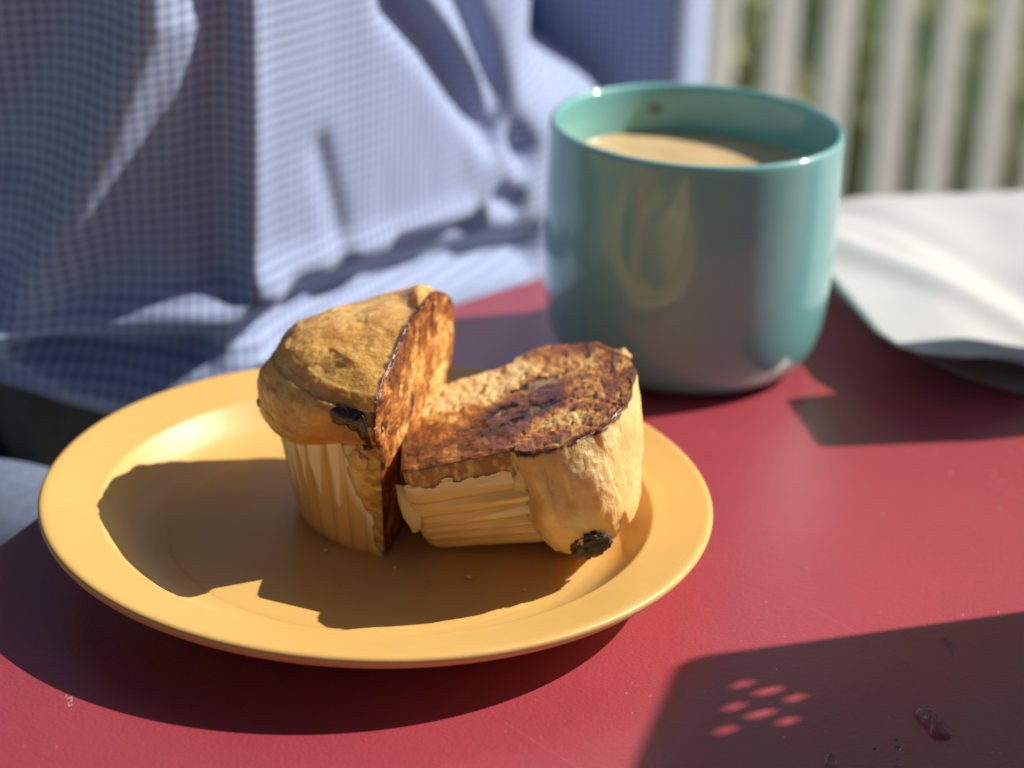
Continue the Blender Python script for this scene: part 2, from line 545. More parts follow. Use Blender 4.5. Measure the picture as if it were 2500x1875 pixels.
# ------------------------------------------------------------------ muffin halves
def muf_frame(z, x):
    z = np.array(z, float); z /= np.linalg.norm(z)
    x = np.array(x, float); x -= z * (x @ z); x /= np.linalg.norm(x)
    return x, np.cross(z, x), z

class Half:
    """half a muffin: local x along the cut chord, y out of the cut face, z up the muffin"""
    def __init__(s, C, fr, lip, zbase, seed, H=.0665):
        s.C, s.fr, s.lip, s.zb, s.seed, s.H = np.array(C), fr, lip, zbase, seed, H
        s.lobes = []; s.rough = 1.0
        dome = np.array([(-.03, .0392), (-.035, .0425), (.02, .0452), (.12, .0466), (.25, .0470), (.40, .0466), (.55, .0443), (.68, .0394), (.80, .0312), (.89, .0222), (.955, .0125), (1, 0)])
        d = smooth_prof(dome[:, ::-1], it=2)                     # (r, v)
        L = np.r_[0, np.cumsum(np.hypot(np.diff(d[:, 0]), np.diff(d[:, 1] * .035)))]
        q = np.linspace(0, L[-1], 150)
        s.dr, s.dv = np.interp(q, L, d[:, 0]), np.interp(q, L, d[:, 1])
        s.nw = 60
    def wall(s, a, z):                                          # radius of the wrapped part
        return .034 + (.0396 - .034) * np.clip((z - s.zb) / (.030 - s.zb), 0, 1.35)
    def local(s, A):
        """A: array of angles -> (nprof, nA, 3) local points, plus tags"""
        zl = s.lip(A)
        w = np.linspace(0, 1, s.nw)[:, None]
        zw = s.zb + w * (zl - .0006 - s.zb)
        rw = s.wall(A, zw) * (1 - .08 * np.exp(-(w / .03) ** 2))
        zd = zl + s.dv[:, None] * (s.H - zl); rd = s.dr[:, None] + 0 * zd
        bot_r = np.array([0, .5, .9])[:, None] * (rw[:1]); bot_z = 0 * bot_r + s.zb
        r = np.concatenate([bot_r, rw, rd]); z = np.concatenate([bot_z, zw, zd])
        X = np.stack([r * np.cos(A), -r * np.sin(A), z], -1)
        v = np.concatenate([-1 + 0 * bot_r, -1 + w + 0 * rw, s.dv[:, None] + 0 * zd])
        isd = (v > -.05).astype(float)
        # dome relief: lumps, folds and small pits; radial so that the cut stays flat
        N = X * 1.0
        big = fbm(N * 58, 2, s.seed); fine = fbm(N * 260, 4, s.seed + 9); ridg = 1 - np.abs(fbm(N * 95, 3, s.seed + 20)) * 2
        fade = isd * (.35 + .65 * np.clip(r / .02, 0, 1))
        med = fbm(N * 150 + 5, 3, s.seed + 14, gain=.4)
        pinch = np.exp(-(fbm(N * 70 + 2, 2, s.seed + 23) / .07) ** 2)
        disp = fade * (.0019 * big + s.rough * .00045 * med + .00028 * fine - s.rough * .0003 * pinch)
        for (a0, z0, sa, sz, amp) in s.lobes:
            disp = disp + amp * np.exp(-((A - a0) / sa) ** 2 - ((z - z0) / sz) ** 2)
        cz = .034
        dirv = np.stack([X[..., 0], X[..., 1], (X[..., 2] - cz) * isd], -1)
        dirv /= (np.linalg.norm(dirv, axis=-1, keepdims=True) + 1e-9)
        X = X + dirv * disp[..., None]
        return X, r, z, v, isd
    def world(s, X):
        x, y, z = s.fr
        return s.C + X[..., :1] * x + X[..., 1:2] * y + X[..., 2:] * z

def build_half(half, root, crust_mat, wrap_mat, toast_fn, edge_w, wrap_a0, pale, brown, seed):
    nA = 230
    A = np.pi * (0.5 - 0.5 * np.cos(np.linspace(0, np.pi, nA))) * .35 + np.linspace(0, np.pi, nA) * .65
    X, r, z, v, isd = half.local(A)
    W = half.world(X); n = W.shape[0]
    # colour masks
    d_edge = np.minimum(np.sin(A) * r, 1)[:, :]
    d_edge = np.where(A < np.pi / 2, r * np.sin(A), r * np.sin(np.pi - A))
    jag = fbm(X * 330, 3, seed + 40)
    edge = isd * (1 - sstep(edge_w * .3, edge_w * 1.6, d_edge + .0014 * jag)) * (.55 + .45 * (X[..., 0] > 0) if seed == 3 else .35 + .65 * (X[..., 0] < 0))
    col = np.stack([edge, np.clip(brown(A, v, X), 0, 1), np.clip(pale(A, z, X, isd), 0, 1)], -1)
    F = grid_faces(n, nA, flip=True)
    V = W.reshape(-1, 3)
    # flat cap a hair inside, so the body is a closed solid
    k0 = len(V)
    capA = half.world(X[:, 0] + np.array([0, -.0006, 0])); capB = half.world(X[:, -1] + np.array([0, -.0006, 0]))
    F2 = []
    for i in range(n - 1):
        F2.append((i * nA, (i + 1) * nA, (i + 1) * nA + nA - 1, i * nA + nA - 1))
    mesh_np('muffin_crumb', V, F + F2, crust_mat, root, col=col.reshape(-1, 3), weld=2e-6)
    # griddled cut face
    nt_ = 210
    rim0, rim1 = X[:, 0], X[:, -1]
    T = np.linspace(-1, 1, nt_)
    rs = np.linspace(0, n - 1, 250)
    def samp(R): return np.stack([np.interp(rs, np.arange(n), R[:, k]) for k in range(3)], -1)
    a0, a1 = samp(rim0), samp(rim1)
    w = (T + 1) / 2
    Fx = a1[:, None] * (1 - w)[None, :, None] + a0[:, None] * w[None, :, None]
    rr = np.abs(a0[:, 0])[:, None] + 0 * T
    dist = (1 - np.abs(T)) * rr
    db = np.minimum(dist, np.minimum(Fx[..., 2] - half.zb, 1))
    c_, z_ = Fx[..., 0], Fx[..., 2]
    toast, choc = toast_fn(c_, z_, db)
    hgt = .0006 * fbm(Fx * 150, 2, seed + 3) + .00035 * fbm(Fx * 480, 3, seed + 5)
    pits = np.clip(fbm(Fx * 330, 3, seed + 8) - .30, 0, 1)
    hgt = hgt - .0012 * pits + .0006 - .0005 * choc
    hgt = hgt * sstep(0, .0016, db)
    Fx = Fx.copy(); Fx[..., 1] += hgt
    out = Fx.copy()
    skirt0 = Fx[:, 0].copy(); skirt0[:, 1] = -.0005; skirt0[:, 0] *= .998
    skirt1 = Fx[:, -1].copy(); skirt1[:, 1] = -.0005; skirt1[:, 0] *= .998
    G = np.concatenate([skirt0[:, None], Fx, skirt1[:, None]], 1)
    tc = np.stack([toast, choc], -1); tc = np.concatenate([tc[:, :1], tc, tc[:, -1:]], 1)
    toast_col = np.concatenate([tc, 0 * tc[..., :1]], -1)
    mesh_np('toasted_face', half.world(G).reshape(-1, 3), grid_faces(G.shape[0], G.shape[1], flip=False), M_TOAST, root, col=toast_col.reshape(-1, 3))
    # pleated paper wrapper
    nP = 360
    zz = np.linspace(0, 1, 44)
    wa = np.linspace(.02, np.pi - .02, nP)
    rows = []; cols = []
    rng = np.random.RandomState(seed)
    npl = 21
    ph = wa / np.pi * npl + .25 * fbm(np.stack([wa * 5, 0 * wa, 0 * wa], -1), 2, seed)
    saw = ph % 1.0
    pleat = np.where(saw < .72, saw / .72, (1 - saw) / .28)      # sharp knife pleats
    zl = half.lip(wa)
    for t in zz:
        top = zl + .0012 + .0006 * np.sin(ph * 2 * np.pi)
        z0 = half.zb - .0004 + t * (top - half.zb)
        amp = .0004 + .0014 * t
        rr_ = half.wall(wa, z0) * (1 - .05 * np.exp(-(t / .04) ** 2)) + .0006 + amp * pleat + .0004 * fbm(np.stack([wa * 9, t * 5 + 0 * wa, 0 * wa], -1), 2, seed + 2)
        rows.append(np.stack([rr_ * np.cos(wa), -rr_ * np.sin(wa), z0], -1))
        vg = sstep(-.05, .04, (.34 + .10 * np.sin(np.floor(ph) * 2.3)) * (t - .42 - .12 * np.cos(np.floor(ph) * 1.7)) / .58 - np.abs(saw - .50)) * (t > .40)
        cols.append(np.stack([vg, np.exp(-((saw - .03) / .06) ** 2) * 1.1 + .5 * np.exp(-(t / .12) ** 2), 0 * wa], -1))
    P = np.array(rows); Cc = np.array(cols)
    lo, hi = wrap_a0
    for i_, t in enumerate(zz):
        gap_ = np.minimum(wa - lo(t), np.pi - hi(t) - wa)
        k_ = sstep(.0, .22, gap_)
        rw_ = np.hypot(P[i_, :, 0], P[i_, :, 1]); body_ = half.wall(wa, P[i_, :, 2]) * (1 - .05 * np.exp(-(t / .04) ** 2)) + .00035
        f_ = (body_ + (rw_ - body_) * k_) / rw_
        P[i_, :, :2] *= f_[:, None]
        Cc[i_, :, 0] = np.maximum(Cc[i_, :, 0], np.exp(-((gap_ - .0) / .05) ** 2))
    V = half.world(P).reshape(-1, 3); keep = []
    Ag = np.broadcast_to(wa, P.shape[:2]); Tg = np.broadcast_to(zz[:, None], P.shape[:2])
    jg = fbm(np.stack([Tg * 9, Ag * 0, Ag * 0 + 3], -1), 4, seed + 70)
    ok = (Ag > lo(Tg) + .07 * jg) & (Ag < np.pi - hi(Tg) - .07 * jg)
    for f in grid_faces(len(zz), nP, flip=True):
        i, j = divmod(f[0], nP)
        if ok[i, j]: keep.append(f)
    # paper base disc
    b = P[0]; kb = len(V); rb = []
    for q in (.75, .4, .02):
        m_ = b * np.array([q, q, 1]); rb.append(half.world(m_))
    V = np.concatenate([V, np.concatenate(rb)]); C2 = np.concatenate([Cc.reshape(-1, 3), np.zeros((3 * nP, 3))])
    prev = np.arange(nP)
    for q in range(3):
        cur = kb + q * nP + np.arange(nP)
        for j in range(nP - 1):
            keep.append((cur[j], cur[j + 1], prev[j + 1], prev[j]))
        prev = cur
    wobj = mesh_np('paper_wrapper', V, keep, wrap_mat, root, col=C2)
    return half

def at(half, a, vz, out=0.0):
    """world point and outward axes on the outer surface at angle a (radians) and height vz"""
    A = np.array([a]); X, r, z, v, isd = half.local(A)
    i = 3 + int(np.argmin(np.abs(z[3:, 0] - vz)))
    p = X[i, 0]; q = X[min(i + 3, len(X) - 1), 0] - X[max(i - 3, 0), 0]
    q = q / np.linalg.norm(q)
    tang = np.array([-math.sin(a), -math.cos(a), 0.])
    nrm = np.cross(q, tang); 
    if nrm @ np.array([math.cos(a), -math.sin(a), .3]) < 0: nrm = -nrm
    M = np.stack(half.fr)
    return half.world((p + nrm * out)[None])[0], np.stack([tang @ M, q @ M, nrm @ M])

# ---- left half, standing upright
phi = rad(15)
FL = muf_frame((0, 0, 1), (-math.sin(phi), -math.cos(phi), 0))
lipL = lambda A: .0395 - .0125 * sstep(0, 1.7, A) + .006 * sstep(1.9, 3.0, A) + .0012 * np.sin(A * 7 + .6)
HL = Half((.0108, .0136, .0061), FL, lipL, 0.0, 3)
HL.lobes = [(.62, .040, .26, .007, .0014), (1.05, .0490, .35, .005, -.0005), (.62, .0535, .30, .0045, -.0011), (.35, .050, .16, .006, .0016),
            (1.5, .034, .3, .008, .0018), (2.9, .064, .25, .004, .0026), (2.2, .060, .3, .006, -.0010), (1.0, .056, .3, .004, .0012)]
rootL = empty('muffin_half', tuple(HL.C))
tag(rootL, 'upright half of the chocolate chip muffin, golden dome over pleated paper, cut side turned right', 'muffin half', 'halves of one griddled muffin')

def g2(c, z, c0, z0, sc, sz, rot=0):
    ca, sa = math.cos(rot), math.sin(rot)
    x = (c - c0) * ca + (z - z0) * sa; y = -(c - c0) * sa + (z - z0) * ca
    return np.exp(-(x / sc) ** 2 - (y / sz) ** 2)

def toast_left(c, z, db):
    P = np.stack([c, 0 * c, z], -1)
    n = fbm(P * np.array([260, 1, 110]), 4, 11); n2 = fbm(P * np.array([520, 1, 260]), 3, 15)
    t = .46 + .46 * n + .20 * n2
    t += .22 * sstep(.045, .062, z) - .38 * g2(c, z, -.030, .036, .007, .014) - .25 * g2(c, z, .002, .047, .006, .010)
    t += .30 * np.exp(-(db / .0022) ** 2) + .16 * g2(c, z, .035, .020, .010, .02) + .22 * (1 - sstep(.0, .012, z))
    ch = np.maximum.reduce([g2(c, z, .0075, .037, .0026, .0085, .2), g2(c, z, -.0135, .0325, .003, .006), .7 * g2(c, z, .0375, .044, .006, .005)])
    ch = sstep(.45, .75, ch + .3 * n2)
    return np.clip(t, 0, 1.1), ch

brownL = lambda A, v, X: .9 * np.exp(-((A - .16) / .13) ** 2 - ((X[..., 2] - .0465) / .0065) ** 2) * (v > -.05) + (v < -.05) * np.clip(sstep(.20, .06, A) * (.55 + 1.3 * fbm(X * 420, 3, 6)), 0, 1) + (.95 * sstep(.42, .02, v) + .8 * np.exp(-((A - 1.4) / .5) ** 2) * sstep(.45, .1, v)) * (v > -.05) * (.6 + .6 * fbm(X * 120, 3, 5)) + .9 * np.exp(-((A - 2.2) / .07) ** 2 - ((v - .80) / .03) ** 2)  # lower-dome term paints the shaded underside browner
paleL = lambda A, z, X, isd: (1 - isd) * sstep(.14, .24, A + .06 * fbm(X * 300, 3, 7)) * (A < .6) * (z > .012) * (.9 + .4 * fbm(X * 300, 3, 8))
build_half(HL, rootL, M_CRUST_A, M_WRAP_A, toast_left, .0011,
           (lambda t: .035 + .22 * sstep(.12, .75, t), lambda t: .03 + 0 * t), paleL, brownL, 3)
def cluster(name, items, mat, parent, seed=0, amp=.4, freq=1.3):
    """one irregular melted piece made of overlapping lumps"""
    bmj = bmesh.new()
    for k, (p_, size, ax_) in enumerate(items):
        o_ = lump('tmp', p_, size, mat, None, seed + k, amp, ax_, 4, freq)
        bmj.from_mesh(o_.data); me_ = o_.data; bpy.data.objects.remove(o_); bpy.data.meshes.remove(me_)
    o_ = bm_obj(name, bmj, mat, parent, smooth=True)
    m_ = o_.modifiers.new('melt', 'REMESH'); m_.mode = 'VOXEL'; m_.voxel_size = .00022; m_.use_smooth_shade = True
    m_ = o_.modifiers.new('soften', 'SMOOTH'); m_.iterations = 8; m_.factor = .5
    return o_
it = []
for a_, z_, sx1, sz1, d_ in ((.215, .0497, .0044, .0030, .0017), (.135, .0497, .0030, .0038, .0020), (.075, .0462, .0018, .0044, .0014), (.055, .0425, .0016, .0040, .0012), (.085, .0395, .0019, .0022, .0010)):
    p, ax = at(HL, a_, z_, -.0009); it.append((p, (sx1, sz1, d_), ax))
cluster('chocolate_chip', it, M_CHOC, rootL, 1, .22)
p, ax = at(HL, 1.32, .0345, -.0011)
lump('chocolate_chip', p, (.0030, .0020, .0017), M_CHOC_DRY, rootL, 6, .4, ax)
p, ax = at(HL, .16, .0335, -.0006)
lump('torn_crumb', p, (.0032, .0040, .0016), M_CRUMB, rootL, 12, .6, ax, freq=4)

# ---- right half, lying on its side with the cut face up
FR = muf_frame((.95, 0, .30), (.1, .99, -.07))
lipR = lambda A: .0300 - .0015 * np.sin(A * 3) + .0010 * np.sin(A * 9 + 1)
HR = Half((.0123, .0012, .0383), FR, lipR, -.0055, 8, .0665)
HR.rough = .45
HR.lobes = [(2.35, .040, .45, .012, .0040), (2.75, .030, .22, .006, .0010), (1.95, .052, .22, .006, -.0022), (2.3, .055, .25, .005, .0015), (2.0, .035, .16, .007, -.0014),
            (1.2, .050, .30, .008, -.0022), (.25, .058, .16, .004, .0030)]
rootR = empty('muffin_half', tuple(HR.C))
tag(rootR, 'fallen muffin half lying with its browned cut side up, pale dome resting on the plate', 'muffin half', 'halves of one griddled muffin')

def toast_right(c, z, db):
    P = np.stack([c, 0 * c, z], -1)
    n = fbm(P * np.array([150, 1, 90]), 4, 31); n2 = fbm(P * np.array([380, 1, 200]), 3, 35)
    t = .50 + .46 * n + .18 * n2
    t -= 1.0 * g2(c, z, .025, .012, .018, .022, .3)               # pale back corner
    t += .32 * g2(c, z, -.018, .012, .015, .024)                   # dark front band near the wrapper
    t += .34 * g2(c, z, -.001, .034, .014, .015)
    t -= .30 * g2(c, z, -.026, .043, .009, .010, -.3)              # golden patch by the front edge
    t -= .14 * g2(c, z, .016, .056, .016, .010)
    t += .38 * g2(c, z, .0265, .0185, .003, .006, .4)
    t += .40 * np.exp(-(db / .0012) ** 2) * sstep(.022, .034, z) * (.35 + .65 * (c < 0)) + .10 * np.exp(-(db / .003) ** 2)
    ch = np.maximum.reduce([g2(c, z, .0125, .0360, .0045, .0085, -.3), g2(c, z, -.0095, .0365, .0032, .0070, -.1), .85 * g2(c, z, -.0035, .0255, .0030, .0050), .7 * g2(c, z, -.0160, .0290, .0025, .004)])
    ch = sstep(.34, .62, ch + .40 * n2 + .15 * n)
    return np.clip(t, 0, 1.1), ch

brownR = lambda A, v, X: (v < -.05) * np.clip(sstep(2.88, 3.0, A) * (.95 + 1.4 * fbm(X * 380, 3, 26)), 0, 1) + .75 * sstep(.12, .0, v) * (v > -.05) * (.7 + .7 * fbm(X * 120, 3, 25)) + .9 * np.exp(-((A - 2.35) / .05) ** 2 - ((v - .55) / .03) ** 2) + .5 * np.exp(-((A - 2.75) / .06) ** 2 - ((v - .25) / .04) ** 2)
paleR = lambda A, z, X, isd: .55 * isd * sstep(.1, .5, fbm(X * 110, 3, 28)) + (1 - isd) * .5 * (A < 2.86)
build_half(HR, rootR, M_CRUST_B, M_WRAP_B, toast_right, .0008,
           (lambda t: .03 + 0 * t, lambda t: .15 + .05 * sstep(.6, 1, t)), paleR, brownR, 8)
p, ax = at(HR, 2.32, .0400, -.0010)
lump('chocolate_chip', p, (.0082, .0056, .0016), M_CHOC_DRY, rootR, 9, .60, ax, freq=3.2)
p, ax = at(HR, .12, .0605, .0006)
lump('crumb_nub', p, (.0022, .0030, .0036), M_CRUMB, rootR, 13, .5, ax)
# torn flap of wrapper paper hanging at the base
fl = [((.0050, -.0255, .0330), (.0125, -.0300, .0325)), ((.0058, -.0275, .0285), (.0128, -.0310, .0283)), ((.0075, -.0290, .0245), (.0126, -.0312, .0245)), ((.0092, -.0285, .0210), (.0122, -.0300, .0220)), ((.0100, -.0275, .0192), (.0117, -.0285, .0200))]
V = []
for i, (a_, b_) in enumerate(fl):
    a_, b_ = np.array(a_), np.array(b_)
    for t in np.linspace(0, 1, 9):
        q = a_ * (1 - t) + b_ * t
        q = q + np.array([.0003, -.0014, .0004]) * math.sin(t * math.pi) + .0005 * fbm((q * 500)[None], 2, 4)[0]
        V.append(q)
o = mesh_np('torn_flap', V, grid_faces(5, 9), M_WRAP_B, rootR, col=np.zeros((45, 3)))
o.modifiers.new('thickness', 'SOLIDIFY').thickness = .0003
# ------------------------------------------------------------------ crumbs on the plate
for i, (x, y, s_, lab) in enumerate([(.0264, -.0314, .0011, 'pale muffin crumb lying in the shadow on the plate well'),
                                     (-.0151, -.0159, .0009, 'brown crumb beside the foot of the upright muffin half'),
                                     (.0153, -.0350, .0006, 'smaller crumb left of the pale crumb on the plate'),
                                     (-.0099, -.0364, .0005, 'tiny fleck of crumb at the edge of the muffin shadow'),
                                     (.0050, -.0262, .0006, 'toasted crumb in front of the foot of the upright half'),
                                     (.0420, -.0385, .0007, 'crumb in front of the pale dome of the fallen half'),
                                     (.0335, -.0290, .0004, 'speck of crumb just right of the pale crumb')]):
    o = lump('muffin_crumb_bit', (x, y, .0061 + s_ * .6), (s_, s_ * .8, s_ * .7), M_CRUMB, None, 20 + i, .6, sub=3)
    tag(o, lab, 'crumb', 'crumbs on the plate')

# ------------------------------------------------------------------ water on the table
def drop(outline, h, lab, group='water drops on the table'):
    pts = np.array(outline, float); c = pts.mean(0); pts = c + (pts - c) * .86
    d = []
    for a_, b_ in zip(pts, np.roll(pts, -1, 0)):
        for t in np.linspace(0, 1, 6, endpoint=False): d.append(a_ * (1 - t) + b_ * t)
    d = np.array(d)
    for _ in range(5): d = (np.roll(d, 1, 0) + d * 2 + np.roll(d, -1, 0)) / 4
    n = len(d); V = []
    for q in np.linspace(0, 1, 9):
        k = 1 - q
        zq = h * math.sqrt(max(0, 1 - k ** 2.2))
        for p_ in d: V.append((*(c + (p_ - c) * k), zq - (.0003 if q == 0 else 0)))
    F = grid_faces(9, n, True)
    o = mesh_np('water_drop', V, F, M_WATER, None, weld=1e-7)
    return tag(o, lab, 'water drop', group)
def blob(x, y, rx, ry, rot=0):
    return [(x + rx * math.cos(a) * math.cos(rot) - ry * math.sin(a) * math.sin(rot), y + rx * math.cos(a) * math.sin(rot) + ry * math.sin(a) * math.cos(rot)) for a in np.linspace(0, 2 * math.pi, 10, endpoint=False)]
drop([(.1440, -.0900), (.1482, -.0885), (.1508, -.0920), (.1512, -.0975), (.1532, -.1035), (.1522, -.1072), (.1470, -.1076), (.1462, -.1040), (.1470, -.1012), (.1452, -.0985), (.1450, -.0955), (.1432, -.0930)], .0022, 'largest crooked water drop in the dark shadow at the lower right')
drop(blob(.1175, -.1162, .0023, .0022, .2), .0019, 'round water drop nearest the bottom edge, left of the other drops')
drop(blob(.1362, -.1076, .0009, .0010), .0010, 'topmost bead in the short column of tiny water drops')
drop(blob(.1359, -.1110, .0011, .0010), .0011, 'second bead in the short column of tiny water drops')
drop(blob(.1352, -.1142, .0005, .0005), .0004, 'third and smallest bead in the column of tiny water drops')
drop(blob(.1346, -.1172, .0015, .0014), .0013, 'lowest and widest bead in the column of tiny water drops')
drop(blob(.1296, -.1117, .0010, .0009), .0010, 'lone bead between the round drop and the column of beads')
drop(blob(.1504, -.1080, .0006, .0006), .0004, 'tiny bead just below the largest crooked drop')
drop(blob(.1720, -.0700, .0004, .0004), .0003, 'tiny bead at the right edge above the crooked drop')
drop([(.1622, -.0490), (.1631, -.0500), (.1640, -.0525), (.1633, -.0560), (.1628, -.0590), (.1622, -.0640), (.1616, -.0655), (.1618, -.0600), (.1612, -.0560), (.1622, -.0545), (.1613, -.0525), (.1622, -.0515)], .0005, 'thin smeared splash of water near the upper edge of the dark shadow')

# ------------------------------------------------------------------ napkin
def poly_sheet(name, outline, zf, mat, parent, n=70, th=.0006):
    pts = np.array(outline, float)
    lo, hi = pts.min(0), pts.max(0)
    gx, gy = np.meshgrid(np.linspace(lo[0], hi[0], n), np.linspace(lo[1], hi[1], n), indexing='ij')
    # for every row in y find the x span of the (x-monotone) outline and fill it
    ys = np.linspace(lo[1] + 1e-5, hi[1] - 1e-5, n); V = []
    for y in ys:
        xs_ = []
        for a_, b_ in zip(pts, np.roll(pts, -1, 0)):
            if (a_[1] - y) * (b_[1] - y) < 0: xs_.append(a_[0] + (b_[0] - a_[0]) * (y - a_[1]) / (b_[1] - a_[1]))
        x0, x1 = min(xs_), max(xs_)
        for t in np.linspace(0, 1, n): V.append((x0 + (x1 - x0) * t, y, 0))
    V = np.array(V); V[:, 2] = zf(V[:, 0], V[:, 1])
    o = mesh_np(name, V, grid_faces(n, n), mat, parent)
    m = o.modifiers.new('thickness', 'SOLIDIFY'); m.thickness = th; m.offset = 1
    return o
nap = empty('paper_napkin', (.24, .24, 0))
tag(nap, 'crumpled white paper napkin on the table to the right of the mug', 'napkin')
def nz(x, y):
    P = np.stack([x, y, 0 * x], -1)
    ridge = lambda ax_, ay_, c_, w_: np.exp(-(((x * ax_ + y * ay_) - c_) / w_) ** 2)
    return   .0045 + .0125 * sstep(.262, .205, x) * sstep(.34, .22, y) + .0030 * fbm(P * 13, 3, 50) + .0050 * ridge(.75, .66, .285, .010) - .0025 * ridge(.80, .60, .33, .012) + .004 * sstep(.17, .30, y)
poly_sheet('top_sheet', [(.1650, .300), (.1652, .250), (.1715, .1960), (.1785, .1390), (.1850, .1250), (.1930, .1170), (.2060, .1160), (.2310, .1250), (.31, .128), (.42, .14), (.42, .333), (.30, .333), (.22, .315)], nz, M_NAPKIN, nap)
poly_sheet('under_sheet', [(.1700, .250), (.1760, .205), (.1835, .170), (.1960, .148), (.2120, .132), (.2290, .122), (.26, .110), (.31, .095), (.36, .12), (.36, .250)], lambda x, y: .0012 + .0070 * sstep(.23, .175, x) + .0008 * fbm(np.stack([x, y, 0 * x], -1) * 30, 2, 60), M_TISSUE, nap, 50, .0002)

# ------------------------------------------------------------------ unseen casters added just outside the frame for their shadows
EL = rad(SUN_EL); AZ = rad(SUN_AZ)
sx_, sy_ = math.cos(AZ), math.sin(AZ)
Lx = .30
corner = Vector((.0845 + Lx * sx_, -.066 + Lx * sy_, Lx * math.tan(EL)))
et = Vector((-.32, -.947, 0)).normalized()
cu = bpy.data.curves.new('screen_curve', 'CURVE'); cu.dimensions = '2D'; cu.fill_mode = 'BOTH'; cu.extrude = .0008
def spl(pts):
    s = cu.splines.new('POLY'); s.points.add(len(pts) - 1)
    for p_, q in zip(s.points, pts): p_.co = (*q, 0, 1)
    s.use_cyclic_u = True
Wd, Ht, rc = .22, corner.z - .004, .007
out = [(rc - rc * math.cos(a), -rc + rc * math.sin(a)) for a in np.linspace(0, math.pi / 2, 8)]
out += [(Wd, 0), (Wd, -Ht), (0, -Ht)]
spl(out)
def hole(b, d, r_, rz): spl([(b + r_ * math.cos(a), -d + rz * math.sin(a)) for a in np.linspace(0, 2 * math.pi, 20, endpoint=False)])
TE = math.tan(EL)
for k in range(3):
    b0 = .0199 + .0123 * k
    hole(b0, .0228 * TE, .0025, .0029)
    if k < 2:
        hole(b0 + .0062, (.0228 + .0088) * TE, .0025, .0041)
        hole(b0 + .0124, (.0228 + .0178) * TE, .0025, .0029)
tmp = bpy.data.objects.new('tmp', cu); COL.objects.link(tmp)
bpy.context.view_layer.update()
me = bpy.data.meshes.new_from_object(tmp.evaluated_get(bpy.context.evaluated_depsgraph_get()))
bpy.data.objects.remove(tmp, do_unlink=True)
screen = empty('perforated_caster', (corner.x, corner.y, 0))  # unseen sheet, added and pierced to cast the dotted shadow
tag(screen, 'unseen upright perforated metal sheet added right of the view to cast the dotted dark shadow', 'shadow caster')
Ms = Matrix(((et.x, 0, et.y, corner.x), (et.y, 0, -et.x, corner.y), (0, 1, 0, corner.z), (0, 0, 0, 1)))
me.transform(Ms)
me.materials.clear()
link('perforated_sheet', me, M_METAL, screen)
bm = bmesh.new(); box_bm(bm, (0, -.03, 0), (Wd, .03, .004), .001)
bm.transform(Matrix(((et.x, -et.y, 0, corner.x), (et.y, et.x, 0, corner.y), (0, 0, 1, 0), (0, 0, 0, 1))))
bm_obj('foot', bm, M_METAL, screen)
# unseen box added to shade the table between mug and napkin
hd = .150 * TE
cx, cy = .174 + .150 * sx_, .0990 + .150 * sy_
disp = empty('shadow_box', (cx, cy, 0))
tag(disp, 'unseen steel box added right of the view to shade the table beside the mug', 'napkin dispenser')
rotm = Matrix.Translation((cx, cy, 0)) @ Matrix.Rotation(rad(7), 4, 'Z')
bm = bmesh.new(); box_bm(bm, (-.030, -.0208, 0), (.030, .0208, hd), .003); bm.transform(rotm); bm_obj('case', bm, M_METAL, disp)
bm = bmesh.new(); box_bm(bm, (-.0335, -.012, .015), (-.0305, .012, hd - .02), .001); bm.transform(rotm); bm_obj('face_plate', bm, simple('black_plastic', (.02, .02, .02), .4), disp)

# ------------------------------------------------------------------ the person behind the table
person = empty('person', (-.10, .40, GZ + .045))
tag(person, 'person in a blue and white checked short sleeved shirt sitting behind the table', 'person')
PC = np.array([-.08, .40])
ctl = np.array([(-.35, .30), (-.25, .19), (-.15, .165), (-.05, .16), (.01, .24), (.056, .302), (.062, .345), (.045, .43), (.01, .53), (-.1, .58), (-.3, .55), (-.38, .42), (-.35, .30)])
def smooth_closed(d, k):
    w_ = np.hanning(2 * k + 1); w_ /= w_.sum()
    return sum(np.roll(d, j - k, 0) * w_[j] for j in range(2 * k + 1))
def radial(points):
    dense = np.concatenate([a_ + (b_ - a_) * np.linspace(0, 1, 60, endpoint=False)[:, None] for a_, b_ in zip(points[:-1], points[1:])])
    dsm = smooth_closed(dense, 14)
    th = np.unwrap(np.arctan2(dsm[:, 1] - PC[1], dsm[:, 0] - PC[0]))
    Rr = np.hypot(dsm[:, 0] - PC[0], dsm[:, 1] - PC[1])
    o_ = np.argsort(th)
    return th[o_], Rr[o_]
ctl_low = ctl.copy(); ctl_low[5:9] = [(.072, .322), (.098, .38), (.10, .45), (.06, .55)]
th, Rr = radial(ctl)
thl, Rl = radial(ctl_low)
def Rbase(t): return np.interp(t, th, Rr, period=2 * np.pi)
def Rlow(t): return np.interp(t, thl, Rl, period=2 * np.pi)
tA = np.radians(np.concatenate([np.linspace(-135, 10, 420, endpoint=False), np.linspace(10, 225, 90)[:-1]]))
zA = np.concatenate([np.linspace(-.031, .15, 190, endpoint=False), np.linspace(.15, .56, 40)])
bx, by_ = PC[0] + Rbase(tA) * np.cos(tA), PC[1] + Rbase(tA) * np.sin(tA)
U = np.r_[0, np.cumsum(np.hypot(np.diff(bx), np.diff(by_)))]
def uof(deg): return np.interp(math.radians(deg), tA, U)
T2, Z2 = np.meshgrid(tA, zA); U2, _ = np.meshgrid(U, zA)
